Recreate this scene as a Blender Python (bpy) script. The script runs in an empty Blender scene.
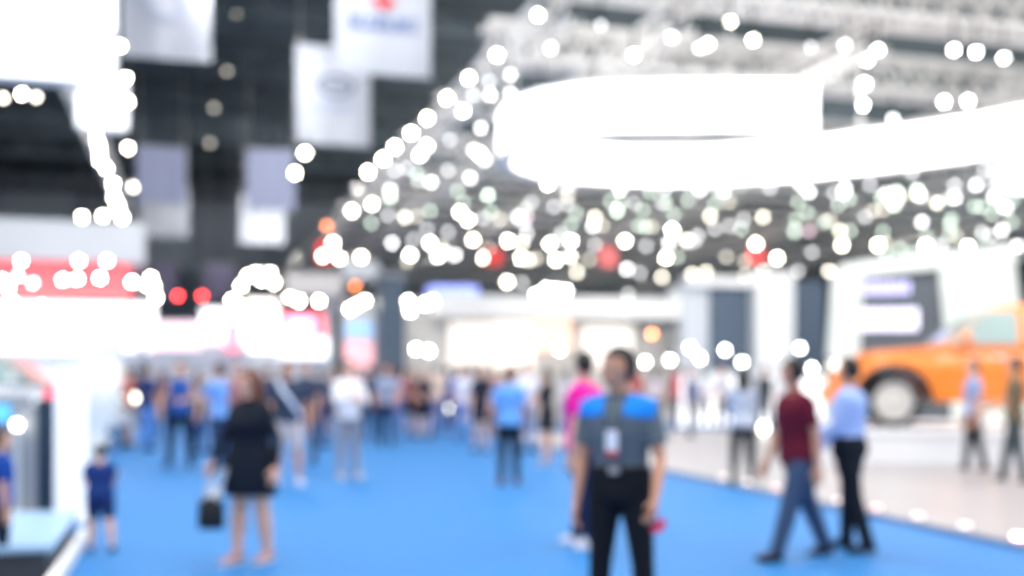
import bpy, bmesh, math, random
from mathutils import Vector, Matrix
from math import sin, cos, pi, radians as R

random.seed(7)
S = bpy.context.scene
COL = S.collection
FPX = 1100.0                      # focal length in pixels of a 1024 wide frame
YAW = R(16.3)                     # the camera looks this far to the right of the aisle
EYE, HORIZ = 1.6, 370.0
FW = Vector((sin(YAW), cos(YAW), 0)); RT = Vector((cos(YAW), -sin(YAW), 0))

def W(px, py, D):
    p = FW * D + RT * ((px - 512) / FPX * D)
    p.z = EYE + (HORIZ - py) / FPX * D
    return p
def G(px, D, z=0.0):
    p = FW * D + RT * ((px - 512) / FPX * D); p.z = z
    return p
def zz(py, D): return EYE + (HORIZ - py) / FPX * D

# ------------------------------------------------------------------ materials
def srgb(c):
    return tuple(((v/255)/12.92 if v/255 <= .04045 else ((v/255+.055)/1.055)**2.4) for v in c)
MATS = {}
def mat(name, rgb, rough=.6, metal=0., emit=0., bump=0., bscale=40., spec=.4, var=0., trans=0., coat=0.):
    if name in MATS: return MATS[name]
    m = bpy.data.materials.new(name); m.use_nodes = True
    nt = m.node_tree; b = nt.nodes['Principled BSDF']
    c = (*srgb(rgb), 1)
    b.inputs['Base Color'].default_value = c
    b.inputs['Roughness'].default_value = rough
    b.inputs['Metallic'].default_value = metal
    b.inputs['Specular IOR Level'].default_value = spec
    b.inputs['Coat Weight'].default_value = coat
    if trans: b.inputs['Transmission Weight'].default_value = trans
    if emit:
        b.inputs['Emission Color'].default_value = c
        b.inputs['Emission Strength'].default_value = emit
    tc = nt.nodes.new('ShaderNodeTexCoord')
    if bump:
        n = nt.nodes.new('ShaderNodeTexNoise'); n.inputs['Scale'].default_value = bscale
        nt.links.new(tc.outputs['Object'], n.inputs['Vector'])
        bp = nt.nodes.new('ShaderNodeBump'); bp.inputs['Strength'].default_value = bump; bp.inputs['Distance'].default_value = .02
        nt.links.new(n.outputs['Fac'], bp.inputs['Height']); nt.links.new(bp.outputs['Normal'], b.inputs['Normal'])
    if var:
        n2 = nt.nodes.new('ShaderNodeTexNoise'); n2.inputs['Scale'].default_value = bscale * .25; n2.inputs['Detail'].default_value = 4
        nt.links.new(tc.outputs['Object'], n2.inputs['Vector'])
        mx = nt.nodes.new('ShaderNodeMixRGB'); mx.inputs['Color1'].default_value = tuple(v*(1-var) for v in c[:3]) + (1,)
        mx.inputs['Color2'].default_value = tuple(min(1, v*(1+var)) for v in c[:3]) + (1,)
        nt.links.new(n2.outputs['Fac'], mx.inputs['Fac']); nt.links.new(mx.outputs['Color'], b.inputs['Base Color'])
    MATS[name] = m
    return m
def cloth(rgb): return mat('cloth_%d_%d_%d' % rgb, rgb, .9, bump=.5, bscale=28, spec=.15, var=.08)
def glow(rgb, e): return mat('glow_%d_%d_%d_%g' % (*rgb, e), rgb, .5, emit=e)
SKIN = mat('skin', (226, 176, 152), .55, bump=.1, bscale=90, var=.05)
SKIN2 = mat('skin_tan', (205, 150, 122), .55, bump=.1, bscale=90, var=.05)
HAIRB = mat('hair_black', (24, 21, 22), .5, bump=.6, bscale=120)
HAIRN = mat('hair_brown', (112, 64, 46), .5, bump=.6, bscale=120)
WHITE = mat('white_paint', (244, 243, 240), .5, bump=.03)
LGREY = mat('light_grey_panel', (206, 210, 214), .5, bump=.03)
MGREY = mat('mid_grey_panel', (150, 154, 160), .5, bump=.03)
DARK = mat('dark_slate_panel', (84, 98, 114), .5, bump=.03)
BLACK = mat('black_rubber', (22, 23, 26), .6, bump=.1)
ALU = mat('aluminium', (238, 234, 228), .4, metal=.15, bump=.03)
CHROME = mat('chrome', (225, 225, 228), .18, metal=1.)
EYEW = mat('eye_white', (235, 232, 228), .3)
LIPS = mat('lip_red', (178, 100, 92), .5)

# ------------------------------------------------------------------ mesh tools
def link(name, bm, m, parent=None, smooth=False, bevel=0.):
    bmesh.ops.recalc_face_normals(bm, faces=bm.faces)
    me = bpy.data.meshes.new(name); bm.to_mesh(me); bm.free()
    for k in (m if isinstance(m, list) else [m]): me.materials.append(k)
    if smooth:
        for p in me.polygons: p.use_smooth = True
    o = bpy.data.objects.new(name, me); COL.objects.link(o)
    if parent: o.parent = parent
    if bevel:
        b = o.modifiers.new('bevel', 'BEVEL'); b.width = bevel; b.segments = 2; b.limit_method = 'ANGLE'
    return o
def tag(o, label, cat, group=None):
    o['label'] = label; o['category'] = cat
    if group: o['group'] = group
    return o
def thing(name, label, cat, loc=(0, 0, 0), rz=0., group=None):
    o = bpy.data.objects.new(name, None); COL.objects.link(o)
    o.location = loc; o.rotation_euler = (0, 0, rz); o.empty_display_size = .2
    return tag(o, label, cat, group)
def struct(o): o['kind'] = 'structure'; return o
def box(bm, x0, x1, y0, y1, z0, z1):
    vs = [bm.verts.new((x, y, z)) for z in (z0, z1) for (x, y) in ((x0, y0), (x1, y0), (x1, y1), (x0, y1))]
    for f in ((0, 3, 2, 1), (4, 5, 6, 7), (0, 1, 5, 4), (1, 2, 6, 5), (2, 3, 7, 6), (3, 0, 4, 7)):
        bm.faces.new([vs[i] for i in f])
def bx(name, m, parent, x0, x1, y0, y1, z0, z1, bevel=0.):
    bm = bmesh.new(); box(bm, x0, x1, y0, y1, z0, z1)
    return link(name, bm, m, parent, bevel=bevel)
def loft(bm, rings, n=12):
    """rings: (centre, vector a, vector b) with the radii in the vectors"""
    L = []
    for c, a, b in rings:
        L.append([bm.verts.new(c + a * cos(2*pi*i/n) + b * sin(2*pi*i/n)) for i in range(n)])
    for r, s in zip(L, L[1:]):
        for i in range(n): bm.faces.new((r[i], r[(i+1) % n], s[(i+1) % n], s[i]))
    bm.faces.new(L[0][::-1]); bm.faces.new(L[-1])
def limb(bm, pts, rad, n=12, cap=True, flat=None):
    pts = [Vector(p) for p in pts]
    if cap:
        d0 = (pts[0]-pts[1]).normalized(); d1 = (pts[-1]-pts[-2]).normalized()
        pts = [pts[0] + d0*rad[0]*.75, pts[0] + d0*rad[0]*.4] + pts + [pts[-1] + d1*rad[-1]*.4, pts[-1] + d1*rad[-1]*.75]
        rad = [rad[0]*.5, rad[0]*.86] + list(rad) + [rad[-1]*.86, rad[-1]*.5]
    rings = []; ref = None
    for i, p in enumerate(pts):
        t = (pts[min(i+1, len(pts)-1)] - pts[max(i-1, 0)]).normalized()
        if ref is None:
            ref = Vector((1, 0, 0)) if abs(t.x) < .8 else Vector((0, 1, 0))
        a = (ref - t*ref.dot(t)).normalized(); b = t.cross(a); ref = a
        rings.append((p, a*rad[i], b*rad[i]*(flat or 1)))
    loft(bm, rings, n)
def tube(bm, p, q, r, n=6): limb(bm, [p, q], [r, r], n, cap=False)
def ellipsoid(bm, c, r, n=12, m=8, rot=None):
    g = bmesh.ops.create_uvsphere(bm, u_segments=n, v_segments=m, radius=1)
    M = (rot or Matrix.Identity(3))
    for v in g['verts']: v.co = M @ Vector((v.co.x*r[0], v.co.y*r[1], v.co.z*r[2])) + Vector(c)
    return g['verts']
def prism(bm, poly, x0, x1, f=None):
    """polygon in (y, z) extruded along x; f(y, z, side) may move a corner"""
    A = [bm.verts.new((x0, y, z)) for y, z in poly]; B = [bm.verts.new((x1, y, z)) for y, z in poly]
    n = len(poly)
    bm.faces.new(A); bm.faces.new(B[::-1])
    for i in range(n): bm.faces.new((A[i], B[i], B[(i+1) % n], A[(i+1) % n]))
def remesh(bm, voxel, smooth=4):
    bmesh.ops.recalc_face_normals(bm, faces=bm.faces)
    me = bpy.data.meshes.new('tmp'); bm.to_mesh(me); bm.free()
    o = bpy.data.objects.new('tmp', me); COL.objects.link(o)
    r = o.modifiers.new('r', 'REMESH'); r.mode = 'VOXEL'; r.voxel_size = voxel
    s = o.modifiers.new('s', 'SMOOTH'); s.iterations = smooth; s.factor = .6
    dg = bpy.context.evaluated_depsgraph_get(); dg.update()
    out = bmesh.new(); out.from_mesh(o.evaluated_get(dg).to_mesh())
    o.evaluated_get(dg).to_mesh_clear()
    bpy.data.objects.remove(o); bpy.data.meshes.remove(me)
    return out

# ------------------------------------------------------------------ people
TORSO = [(.470, .060, .050, 0), (.495, .086, .064, 0), (.53, .096, .068, -.003), (.57, .091, .062, 0), (.615, .082, .057, .003),
         (.665, .086, .060, .004), (.715, .096, .065, .004), (.755, .103, .065, 0), (.79, .104, .057, -.004), (.812, .088, .046, -.006), (.832, .050, .036, -.006)]
TORSOF = [(.470, .062, .052, 0), (.495, .090, .068, -.004), (.53, .098, .072, -.006), (.57, .088, .062, 0), (.615, .071, .052, .003),
          (.665, .074, .055, .006), (.715, .084, .070, .014), (.75, .086, .064, .008), (.785, .088, .052, 0), (.808, .076, .042, -.004), (.828, .044, .033, -.006)]
HEADR = [(-.063, .014, .012, .030), (-.056, .024, .026, .020), (-.042, .033, .038, .010), (-.025, .038, .045, .004), (-.005, .0425, .050, 0), (.015, .0445, .054, -.004),
         (.035, .043, .053, -.006), (.050, .034, .043, -.007), (.060, .019, .025, -.007), (.0635, .008, .010, -.007)]
GAZE = {}

def person(label, foot, H, head_deg, pose=None, top=(90, 90, 90), sleeve='short', bottom=(30, 30, 34), legs='trousers', shoe=(30, 28, 28),
           hair='short', haircol=None, skin=None, female=False, hem=.50, vox=.016, fat=1.0, group=None, extra=None, cat='person'):
    P = dict(ra=(5, 6, 12), la=(5, 6, 12), rl=(0, 3, 0), ll=(0, 3, 0), lean=0, head=0, nod=0, foot=(0, 0))
    P.update(pose or {})
    skin = skin or SKIN; haircol = haircol or HAIRB
    root = thing('person', label, cat, foot, -YAW - R(head_deg), group)
    T = TORSOF if female else TORSO
    sx = .088 if female else .104
    armk = .86 if female else 1.
    fl = 1 + max(0, fat-1)*.9
    lean = R(P['lean'])
    def U(p):
        p = Vector(p); k = max(0., min(1., (p.z - .5) / .16)); a = -lean * k
        q = p - Vector((0, 0, .53))
        return Matrix.Rotation(a, 3, 'X') @ q + Vector((0, 0, .53))
    # legs
    J = {}; low = 9
    for s, key in ((1, 'rl'), (-1, 'll')):
        f, ab, kb = (R(v) for v in P[key])
        hip = Vector((s*.051, 0, .515))
        d1 = Vector((s*sin(ab), sin(f)*cos(ab), -cos(f)*cos(ab)))
        f2 = f - kb
        d2 = Vector((s*sin(ab*.6), sin(f2), -cos(f2))).normalized()
        kn = hip + d1*.240; an = kn + d2*.232
        J[s] = [hip, kn, an, d2, f2]
        low = min(low, an.z)
    dz = .045 - low
    def F(p): p = Vector(p).copy(); p.z += dz; return p
    for s in J:
        for i in range(3): J[s][i] = F(J[s][i])
    def UF(p): return F(U(p))
    # arms
    A = {}
    for s, key in ((1, 'ra'), (-1, 'la')):
        v = P[key]; f, ab, eb = R(v[0]), R(v[1]), R(v[2]); inw = R(v[3]) if len(v) > 3 else R(8)
        sh = U((s*sx, -.003, .795))
        d1 = Vector((s*sin(ab), sin(f)*cos(ab), -cos(f)*cos(ab)))
        el = sh + d1*.170
        f2 = f + eb
        d2 = Vector((s*sin(ab)*.6 - s*sin(inw)*min(1, abs(eb)*1.2+.1), sin(f2), -cos(f2))).normalized()
        wr = el + d2*.150
        A[s] = [F(sh), F(el), F(wr), d2]
    hc = UF((0, .004, .936)); hm = Matrix.Rotation(-R(P['head']), 3, 'Z') @ Matrix.Rotation(R(P['nod']), 3, 'X')
    X, Y, Z = Vector((1, 0, 0)), Vector((0, 1, 0)), Vector((0, 0, 1))
    def sc(bm):
        bmesh.ops.scale(bm, vec=(H, H, H), verts=bm.verts)
    def torso(bm, z0, z1, inf, T=T, flare=0.):
        rr = [(z, rx, ry, cy) for z, rx, ry, cy in T if z0 <= z <= z1]
        rr = [(z0,)+rr[0][1:]] + rr if rr[0][0] > z0 + .004 else rr
        if z1 - rr[-1][0] > .004:
            nx = [t for t in T if t[0] > z1]
            if nx: k = (z1-rr[-1][0])/(nx[0][0]-rr[-1][0]); rr = rr + [tuple(a*(1-k)+b*k for a, b in zip(rr[-1], nx[0]))]
        loft(bm, [(UF((0, cy, z)), X*(rx*fat+inf), Y*(ry*fat+inf)) for z, rx, ry, cy in rr], 20)
    # ---- body, one continuous surface
    bm = bmesh.new()
    torso(bm, .47, .84, 0)
    limb(bm, [UF((0, -.008, .80)), UF((0, -.004, .85)), UF((0, .002, .895))], [.040, .033, .033])
    for s in (1, -1):
        h, k, a, d2, f2 = J[s]
        limb(bm, [h + Z*.01, h.lerp(k, .3), h.lerp(k, .65), k, k.lerp(a, .3), k.lerp(a, .65), a], [.050*fat, .049*fat, .040*fl, .031*fl, .032*fl, .025*fl, .0185*fl])
        sh, el, wr, d = A[s]
        limb(bm, [UF((s*.06, -.004, .800)), sh, sh.lerp(el, .5), el, el.lerp(wr, .35), wr], [.030, .032*armk, .027*armk, .0215*armk, .0215*armk, .014*armk])
    loft(bm, [(hc + hm @ Vector((0, cy, z)), hm @ (X*rx), hm @ (Y*ry)) for z, rx, ry, cy in HEADR], 20)
    limb(bm, [hc + hm @ Vector((0, .047, .010)), hc + hm @ Vector((0, .0555, -.006)), hc + hm @ Vector((0, .058, -.016))], [.0045, .006, .0085], 8)
    limb(bm, [hc + hm @ Vector((-.024, .045, .018)), hc + hm @ Vector((0, .049, .019)), hc + hm @ Vector((.024, .045, .018))], [.005, .006, .005], 8)
    limb(bm, [hc + hm @ Vector((-.012, .045, -.036)), hc + hm @ Vector((.012, .045, -.036))], [.006, .006], 8)
    for s in (1, -1): ellipsoid(bm, hc + hm @ Vector((s*.0455, -.004, -.004)), (.006, .011, .018), 8, 6, hm)
    sc(bm)
    bm = remesh(bm, vox*.75, 3)
    # hands: palm, four bent fingers of unequal length and a thumb from the side of the palm
    hb = bmesh.new()
    for s in (1, -1):
        sh, el, wr, d = A[s]
        up = Vector((s*1., 0, .1)); nrm = (up - d*up.dot(d)).normalized()       # back of the hand
        side = d.cross(nrm).normalized()
        if side.y * 1. + side.z * .2 < 0: side = -side                       # towards the thumb (forward)
        loft(hb, [(wr + d*t, side*w, nrm*th) for t, w, th in ((-.012, .0125, .011), (.004, .016, .011), (.02, .0215, .0105), (.04, .0235, .0095), (.055, .0225, .008), (.059, .018, .005))], 12)
        curl = P.get('curl', {}).get(s, 18)
        for i, ln in enumerate((.042, .047, .044, .034)):
            o0 = wr + d*.052 + side*(.0168 - i*.0112); pts = [o0]; dd = (d + side*(.06 - i*.04)).normalized(); ang = 0
            for seg, kk in ((.45, .6), (.30, 1.), (.25, 1.)):
                ang += R(curl)*kk
                dn = (dd*cos(ang) - nrm*sin(ang)).normalized(); pts.append(pts[-1] + dn*ln*seg)
            limb(hb, pts, [.0054, .0052, .0047, .0040], 8)
        tb = wr + d*.016 + side*.015
        limb(hb, [tb, tb + (d*.7 + side*.75 - nrm*.25).normalized()*.022, tb + (d*.85 + side*.5 - nrm*.45).normalized()*.043], [.0075, .0065, .0048], 8)
    if legs_bare(legs) or shoe is None: pass
    sc(hb)
    tmp = bpy.data.meshes.new('t'); hb.to_mesh(tmp); hb.free(); bm.from_mesh(tmp); bpy.data.meshes.remove(tmp)
    body = link('body', bm, skin, root, smooth=True)
    # ---- face
    for s in (1, -1):
        e = bmesh.new(); ellipsoid(e, hc + hm @ Vector((s*.0175, .0455, .004)), (.0075, .0055, .0048), 10, 6, hm); sc(e)
        eo = link('eye', e, EYEW, root, True)
        e = bmesh.new(); ellipsoid(e, hc + hm @ Vector((s*.0175, .0498, .004)), (.003, .002, .0032), 8, 6, hm); sc(e)
        link('iris', e, BLACK, eo, True)
    e = bmesh.new(); limb(e, [hc + hm @ Vector((-.012, .0500, -.0345)), hc + hm @ Vector((0, .0530, -.034)), hc + hm @ Vector((.012, .0500, -.0345))], [.002, .0035, .002], 8); sc(e)
    link('mouth', e, LIPS, root, True)
    # ---- hair
    e = bmesh.new()
    vs = ellipsoid(e, (0, 0, 0), (.0525, .0625, .068), 28, 20)
    for v in vs:
        c = v.co + Vector((0, -.008, .005))
        if c.y > .004 and c.z < .030: c = Vector((c.x*.6, min(c.y, .02)*.5, max(c.z, -.01)))
        elif c.y > -.018 and c.z < -.004: c = Vector((c.x*.7, c.y, -.004))
        elif c.z < -.046: c = Vector((c.x*.9, c.y*.9, -.046))
        v.co = c
    if hair in ('long', 'tail'):
        ln = -.19 if hair == 'long' else -.13
        wd = .046 if hair == 'long' else .020
        loft(e, [(Vector((0, -.030, .02)), X*.044, Y*.030), (Vector((0, -.036, -.03)), X*wd, Y*.026), (Vector((0, -.044, -.08)), X*wd, Y*.020), (Vector((0, -.050, ln)), X*wd*.7, Y*.012)], 14)
        if hair == 'long':
            for s in (1, -1): limb(e, [(s*.042, 0, .02), (s*.048, -.006, -.04), (s*.046, -.006, -.11)], [.013, .014, .010], 8)
    for v in e.verts: v.co = hc + hm @ v.co
    sc(e); e = remesh(e, vox*.8, 2)
    link('hair', e, haircol, root, True)
    # ---- clothes
    if legs in ('trousers', 'shorts', 'tights'):
        e = bmesh.new()
        torso(e, .47, .604 if hem > .56 else .60, .007 if hem < .56 else .011)
        for s in (1, -1):
            h, k, a, d2, f2 = J[s]
            slim = .88 if legs == 'tights' else 1.
            if legs == 'shorts':
                limb(e, [h + Z*.01, h.lerp(k, .4), h.lerp(k, .92)], [.058*fat, .056*fat, .046], cap=False)
            else:
                limb(e, [h + Z*.01, h.lerp(k, .3), h.lerp(k, .65), k, k.lerp(a, .35), k.lerp(a, .7), a + d2*.012], [.055*fat, .053*fat, .045*fl, .038*fl*slim+.008*(slim < 1), .036*fl*slim+.005*(slim < 1), .032*fl*slim, .031*fl*slim], cap=False)
        sc(e); e = remesh(e, vox, 3)
        link('trousers' if legs != 'shorts' else 'shorts', e, cloth(bottom), root, True)
    elif legs == 'skirt' or legs == 'dress':
        e = bmesh.new(); kz = (J[1][1] + J[-1][1])*.5; kz.x *= .4
        z0 = kz.z + (.075 if legs == 'dress' else .05)
        loft(e, [(UF((0, 0, .60)), X*.084*fat, Y*.064*fat), (UF((0, 0, .53)), X*.106*fat, Y*.080*fat), (F(Vector((0, .003, .44))), X*.110*fat, Y*.085*fat), (Vector((kz.x, kz.y*.6, z0+.03)), X*.108*fat, Y*.088*fat), (Vector((kz.x, kz.y*.7, z0)), X*.107*fat, Y*.087*fat)], 20)
        sc(e); e = remesh(e, vox, 3)
        link('skirt' if legs == 'skirt' else 'dress_skirt', e, cloth(bottom), root, True)
    e = bmesh.new()
    torso(e, hem, .826, .010)
    limb(e, [UF((-.09, -.004, .803)), UF((0, -.006, .818)), UF((.09, -.004, .803))], [.034, .034, .034])
    for s in (1, -1):
        sh, el, wr, d = A[s]
        if sleeve == 'none': continue
        pts = [UF((s*.06, -.004, .800)), sh, sh.lerp(el, .35), sh.lerp(el, .72)]; rr = [.036, .040*armk, .038*armk, .037*armk]
        if sleeve == 'long': pts = pts[:3] + [sh.lerp(el, .8), el, el.lerp(wr, .5), wr]; rr = [.036, .040*armk, .035*armk, .031*armk, .029*armk, .026*armk, .021*armk]
        limb(e, pts, rr, 14, cap=False)
    sc(e); e = remesh(e, vox, 3)
    shirt = link('shirt', e, cloth(top), root, True)
    e = bmesh.new()                                                            # collar
    loft(e, [(UF((0, -.006, .800)), X*.074, Y*.050), (UF((0, -.005, .820)), X*.060, Y*.047), (UF((0, -.002, .838)), X*.042, Y*.042), (UF((0, 0, .850)), X*.037, Y*.039)], 20)
    sc(e); link('collar', e, cloth(top), shirt, True)
    # ---- feet
    for i, s in enumerate((1, -1)):
        h, k, a, d2, f2 = J[s]
        pit = R(P['foot'][i]); M = Matrix.Rotation(pit, 3, 'X') @ Matrix.Rotation(-s*R(8), 3, 'Z')
        ring = [(-.037, .014, .013, -.026), (-.028, .020, .021, -.020), (0, .0225, .030, -.012), (.035, .026, .021, -.022), (.07, .029, .016, -.028), (.095, .026, .012, -.032), (.108, .017, .008, -.035), (.113, .008, .004, -.037)]
        e = bmesh.new()
        loft(e, [(a + M @ Vector((0, y, z)), M @ (X*rx), M @ (Z*rz)) for y, rx, rz, z in ring], 14); sc(e)
        so = link('shoe', e, cloth(shoe), root, True)
        e = bmesh.new()
        out = [(-.039, .012), (-.02, .022), (.03, .0265), (.07, .031), (.098, .026), (.115, .012)]
        pl = [(x, y) for y, x in out] + [(-x, y) for y, x in reversed(out)]
        lo = [e.verts.new(a + M @ Vector((x, y, -.046))) for x, y in pl]; hi = [e.verts.new(a + M @ Vector((x, y, -.036))) for x, y in pl]
        e.faces.new(lo); e.faces.new(hi[::-1])
        for j in range(len(pl)): e.faces.new((lo[j], lo[(j+1) % len(pl)], hi[(j+1) % len(pl)], hi[j]))
        sc(e); link('sole', e, mat('sole_white', (225, 225, 225), .7) if sum(shoe) > 400 else BLACK, so)
    if extra: extra(root, H, UF, A, J, hc, hm, cloth)
    return root, A, UF

def legs_bare(l): return l in ('skirt', 'dress', 'shorts')
def wpos(root, p, H):
    bpy.context.view_layer.update()
    return root.matrix_world @ (Vector(p)*H)

# ---- foreground group
def steward(root, H, UF, A, J, hc, hm, cl):
    X, Y, Z = Vector((1, 0, 0)), Vector((0, 1, 0)), Vector((0, 0, 1))
    sh = [c for c in root.children if c.name.startswith('shirt')][0]
    for s in (1, -1):                                                          # blue shoulder yoke panels cut to the shirt
        e = bmesh.new(); e.from_mesh(sh.data); e.normal_update()
        for v in e.verts: v.co += v.normal*.004
        bad = [f for f in e.faces if not (f.calc_center_median().z > (.768 + .10*max(0, .09 - abs(f.calc_center_median().x/H)))*H and s*f.calc_center_median().x/H > .034 and s*f.calc_center_median().x/H < .135)]
        bmesh.ops.delete(e, geom=bad, context='FACES')
        ext = bmesh.ops.extrude_face_region(e, geom=list(e.faces))
        for v in ext['geom']:
            if isinstance(v, bmesh.types.BMVert): v.co -= v.normal*.006
        y = link('shoulder_yoke', e, cl((40, 140, 235)), root, True); y['label'] = 'bright blue shoulder panel'
    e = bmesh.new()
    for s in (1, -1): limb(e, [UF((s*.038, -.03, .842)), UF((s*.040, .03, .835)), UF((s*.026, .074, .77)), UF((s*.006, .084, .70))], [.003]*4, 6)
    for v in e.verts: v.co *= H
    link('lanyard', e, cl((40, 42, 50)), root)
    c = UF((0, .088, .692))*H
    b = bx('badge', mat('badge_white', (235, 235, 245), .4), root, c.x-.036, c.x+.036, c.y-.004, c.y+.004, c.z-.075, c.z+.07, .004)
    b['label'] = 'white name badge'
    bx('badge_stripe', mat('badge_red', (200, 60, 50), .5), b, c.x-.036, c.x+.036, c.y+.004, c.y+.0065, c.z-.075, c.z-.045)
    e = bmesh.new(); loft(e, [(UF((0, .001, .584))*H, X*.101*H, Y*.074*H), (UF((0, .001, .604))*H, X*.1*H, Y*.073*H)], 28)
    belt = link('belt', e, mat('belt_leather', (40, 32, 30), .4), root, True)
    c = UF((0, .076, .594))*H
    bx('buckle', mat('buckle_metal', (200, 190, 180), .3, metal=.9), belt, c.x-.03, c.x+.03, c.y-.008, c.y+.008, c.z-.02, c.z+.02, .004)

P1, A1, _ = person('man in grey polo with blue shoulders and hanging badge, nearest the camera', G(621, 6.45), 1.73, 203,
    dict(ra=(2, 9, 14), la=(4, 14, 30), rl=(0, 5, 0), ll=(0, 6, 0), head=48, lean=5, curl={1: 22, -1: 34}),
    top=(98, 108, 116), bottom=(28, 30, 36), hem=.585, skin=SKIN2, vox=.011, fat=1.06, extra=steward)
h = wpos(P1, A1[-1][2] + A1[-1][3]*.066, 1.73)
t = thing('handheld_item', 'small red thing held low by the man in the grey polo', 'handheld item', h)
e = bmesh.new(); tube(e, (0, 0, .05), (.02, 0, -.03), .007, 8); link('handle', e, mat('fan_red_dark', (180, 40, 60), .4), t, True)
e = bmesh.new()
ctr = Vector((.02, 0, -.03)); vs = []
for dy in (-.006, .006):
    vs.append([e.verts.new(ctr + Vector((0, dy, 0)))] + [e.verts.new(ctr + Vector((cos(a)*.055, dy, sin(a)*.055))) for a in [R(-130 + 16*i) for i in range(11)]])
e.faces.new(vs[0]); e.faces.new(vs[1][::-1])
for i in range(12): e.faces.new((vs[0][i], vs[0][(i+1) % 12], vs[1][(i+1) % 12], vs[1][i]))
link('fan_leaf', e, mat('fan_red', (235, 45, 75), .5), t)

person('man in bright pink shirt with white trainers behind the grey polo man', G(584, 10.0), 1.77, -60,
    dict(ra=(-4, 6, 10), la=(-6, 10, 14), rl=(10, 2, 4), ll=(-8, 2, 6), head=40, foot=(0, -4)),
    top=(238, 40, 160), bottom=(32, 42, 76), shoe=(240, 236, 244), hem=.455, vox=.012, fat=1.25)

def scarf(root, H, UF, A, J, hc, hm, cl): pass
PW, AW, _ = person('woman in black long-sleeved dress with long brown hair and bare legs', G(250, 9.17), 1.60, 206,
    dict(ra=(4, 24, 34, 16), la=(-8, 24, 26, 10), rl=(4, 1, 0), ll=(-6, 2, 4), head=34, nod=-8),
    top=(26, 32, 44), bottom=(24, 32, 44), sleeve='long', legs='dress', shoe=(190, 140, 130), hair='long', haircol=HAIRN, female=True, vox=.011, fat=1.38)
# her bag, standing at the end of its strap
t = thing('handbag', 'black handbag with pale straps beside the woman in the black dress', 'bag', G(211, 9.0, 0), -YAW)
bm = bmesh.new(); loft(bm, [(Vector((0, 0, .30)), Vector((.10, 0, 0)), Vector((0, .05, 0))), (Vector((0, 0, .34)), Vector((.115, 0, 0)), Vector((0, .06, 0))), (Vector((0, 0, .50)), Vector((.105, 0, 0)), Vector((0, .05, 0))), (Vector((0, 0, .56)), Vector((.09, 0, 0)), Vector((0, .03, 0)))], 16)
link('bag_body', bm, mat('bag_leather', (14, 16, 24), .4, bump=.2), t, True)
for dy in (-.03, .03):
    bm = bmesh.new(); limb(bm, [(-.06, dy, .54), (-.02, dy, .66), (.06, dy*.6, .76), (.13, 0, .80), (.10, dy*.6, .72), (.06, dy, .54)], [.012]*6, 8)
    link('strap', bm, mat('bag_strap', (210, 215, 230), .5), t, True)
bx('paper_leaflet', WHITE, t, -.05, .09, -.012, .012, .50, .66, .002)

person('man in burgundy t-shirt and blue jeans striding to the left', G(799, 9.35), 1.74, -104,
    dict(ra=(10, 5, 14), la=(-14, 8, 12), rl=(-20, 2, 4), ll=(20, 2, 2), lean=5, foot=(-14, 8), head=52),
    top=(98, 28, 46), bottom=(62, 80, 108), shoe=(58, 46, 52), skin=SKIN2, vox=.011, hem=.455, fat=1.26)
person('man in light blue shirt and black trousers beside the burgundy t-shirt man', G(849, 9.75), 1.71, -54,
    dict(ra=(30, 8, 40, 10), la=(10, 12, 30, 4), rl=(6, 4, 2), ll=(-12, 4, 6), foot=(0, -8), head=22), fat=1.2,
    top=(166, 190, 240), bottom=(28, 32, 42), sleeve='long', shoe=(40, 38, 46), skin=SKIN2, vox=.011, hem=.56)
person('woman with long black hair in light grey shirt, black shorts and leggings', G(743, 15.1), 1.63, 12,
    dict(ra=(20, 10, 50, 20), la=(16, 10, 50, 20), rl=(4, 3, 2), ll=(-6, 4, 4)), top=(186, 192, 206), sleeve='long', bottom=(38, 42, 48), legs='tights',
    hair='long', female=True, vox=.014, hem=.50)
person('slim person in blue top and black trousers beside the orange truck stage', G(973, 17.1), 1.77, -80,
    dict(rl=(6, 2, 0), ll=(-8, 2, 4), ra=(4, 5, 12), la=(0, 5, 10)), top=(150, 164, 206), bottom=(34, 40, 52), shoe=(120, 60, 50), hair='short', vox=.014)
person('man in olive brown shirt and grey trousers at the right edge', G(1015, 15.3), 1.79, -60,
    dict(rl=(14, 4, 4), ll=(-8, 4, 4), ra=(20, 14, 70, 20), la=(20, 10, 50)), top=(120, 104, 84), bottom=(72, 82, 86), shoe=(60, 60, 66), skin=SKIN2, vox=.014)
person('person in dark blue jacket standing beyond the grey floor, by the aisle end', G(690, 25.5), 1.68, 90,
    dict(ra=(20, 10, 60)), top=(60, 66, 130), bottom=(40, 40, 52), sleeve='long')
person('man in sky blue shirt and black trousers walking away along the aisle', G(509, 15.4), 1.66, 4,
    dict(ra=(8, 9, 20), la=(4, 9, 20), rl=(9, 1, 4), ll=(-7, 1, 6), foot=(0, -8)), top=(110, 168, 235), bottom=(26, 30, 36), shoe=(130, 70, 66), haircol=HAIRN, skin=SKIN2, vox=.013)
person('woman in black dress with ponytail right of the sky blue shirt man', G(547, 18.6), 1.62, -60,
    dict(ra=(30, 10, 80, 20), la=(20, 12, 70)), top=(44, 46, 54), bottom=(44, 46, 54), legs='dress', hair='tail', female=True, shoe=(150, 150, 170))
person('man in white shirt just behind the sky blue shirt man', G(526, 21.5), 1.76, 150,
    dict(ra=(10, 8, 20)), top=(226, 226, 240), bottom=(120, 140, 180), legs='trousers')
person('man in white shirt and grey trousers with folded arms, left of the aisle', G(348, 16.3), 1.74, 150,
    dict(ra=(28, 12, 78, 62), la=(22, 12, 80, 62), head=10), top=(238, 236, 240), sleeve='long', bottom=(150, 148, 158), shoe=(180, 170, 180), skin=SKIN, vox=.013)
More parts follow.
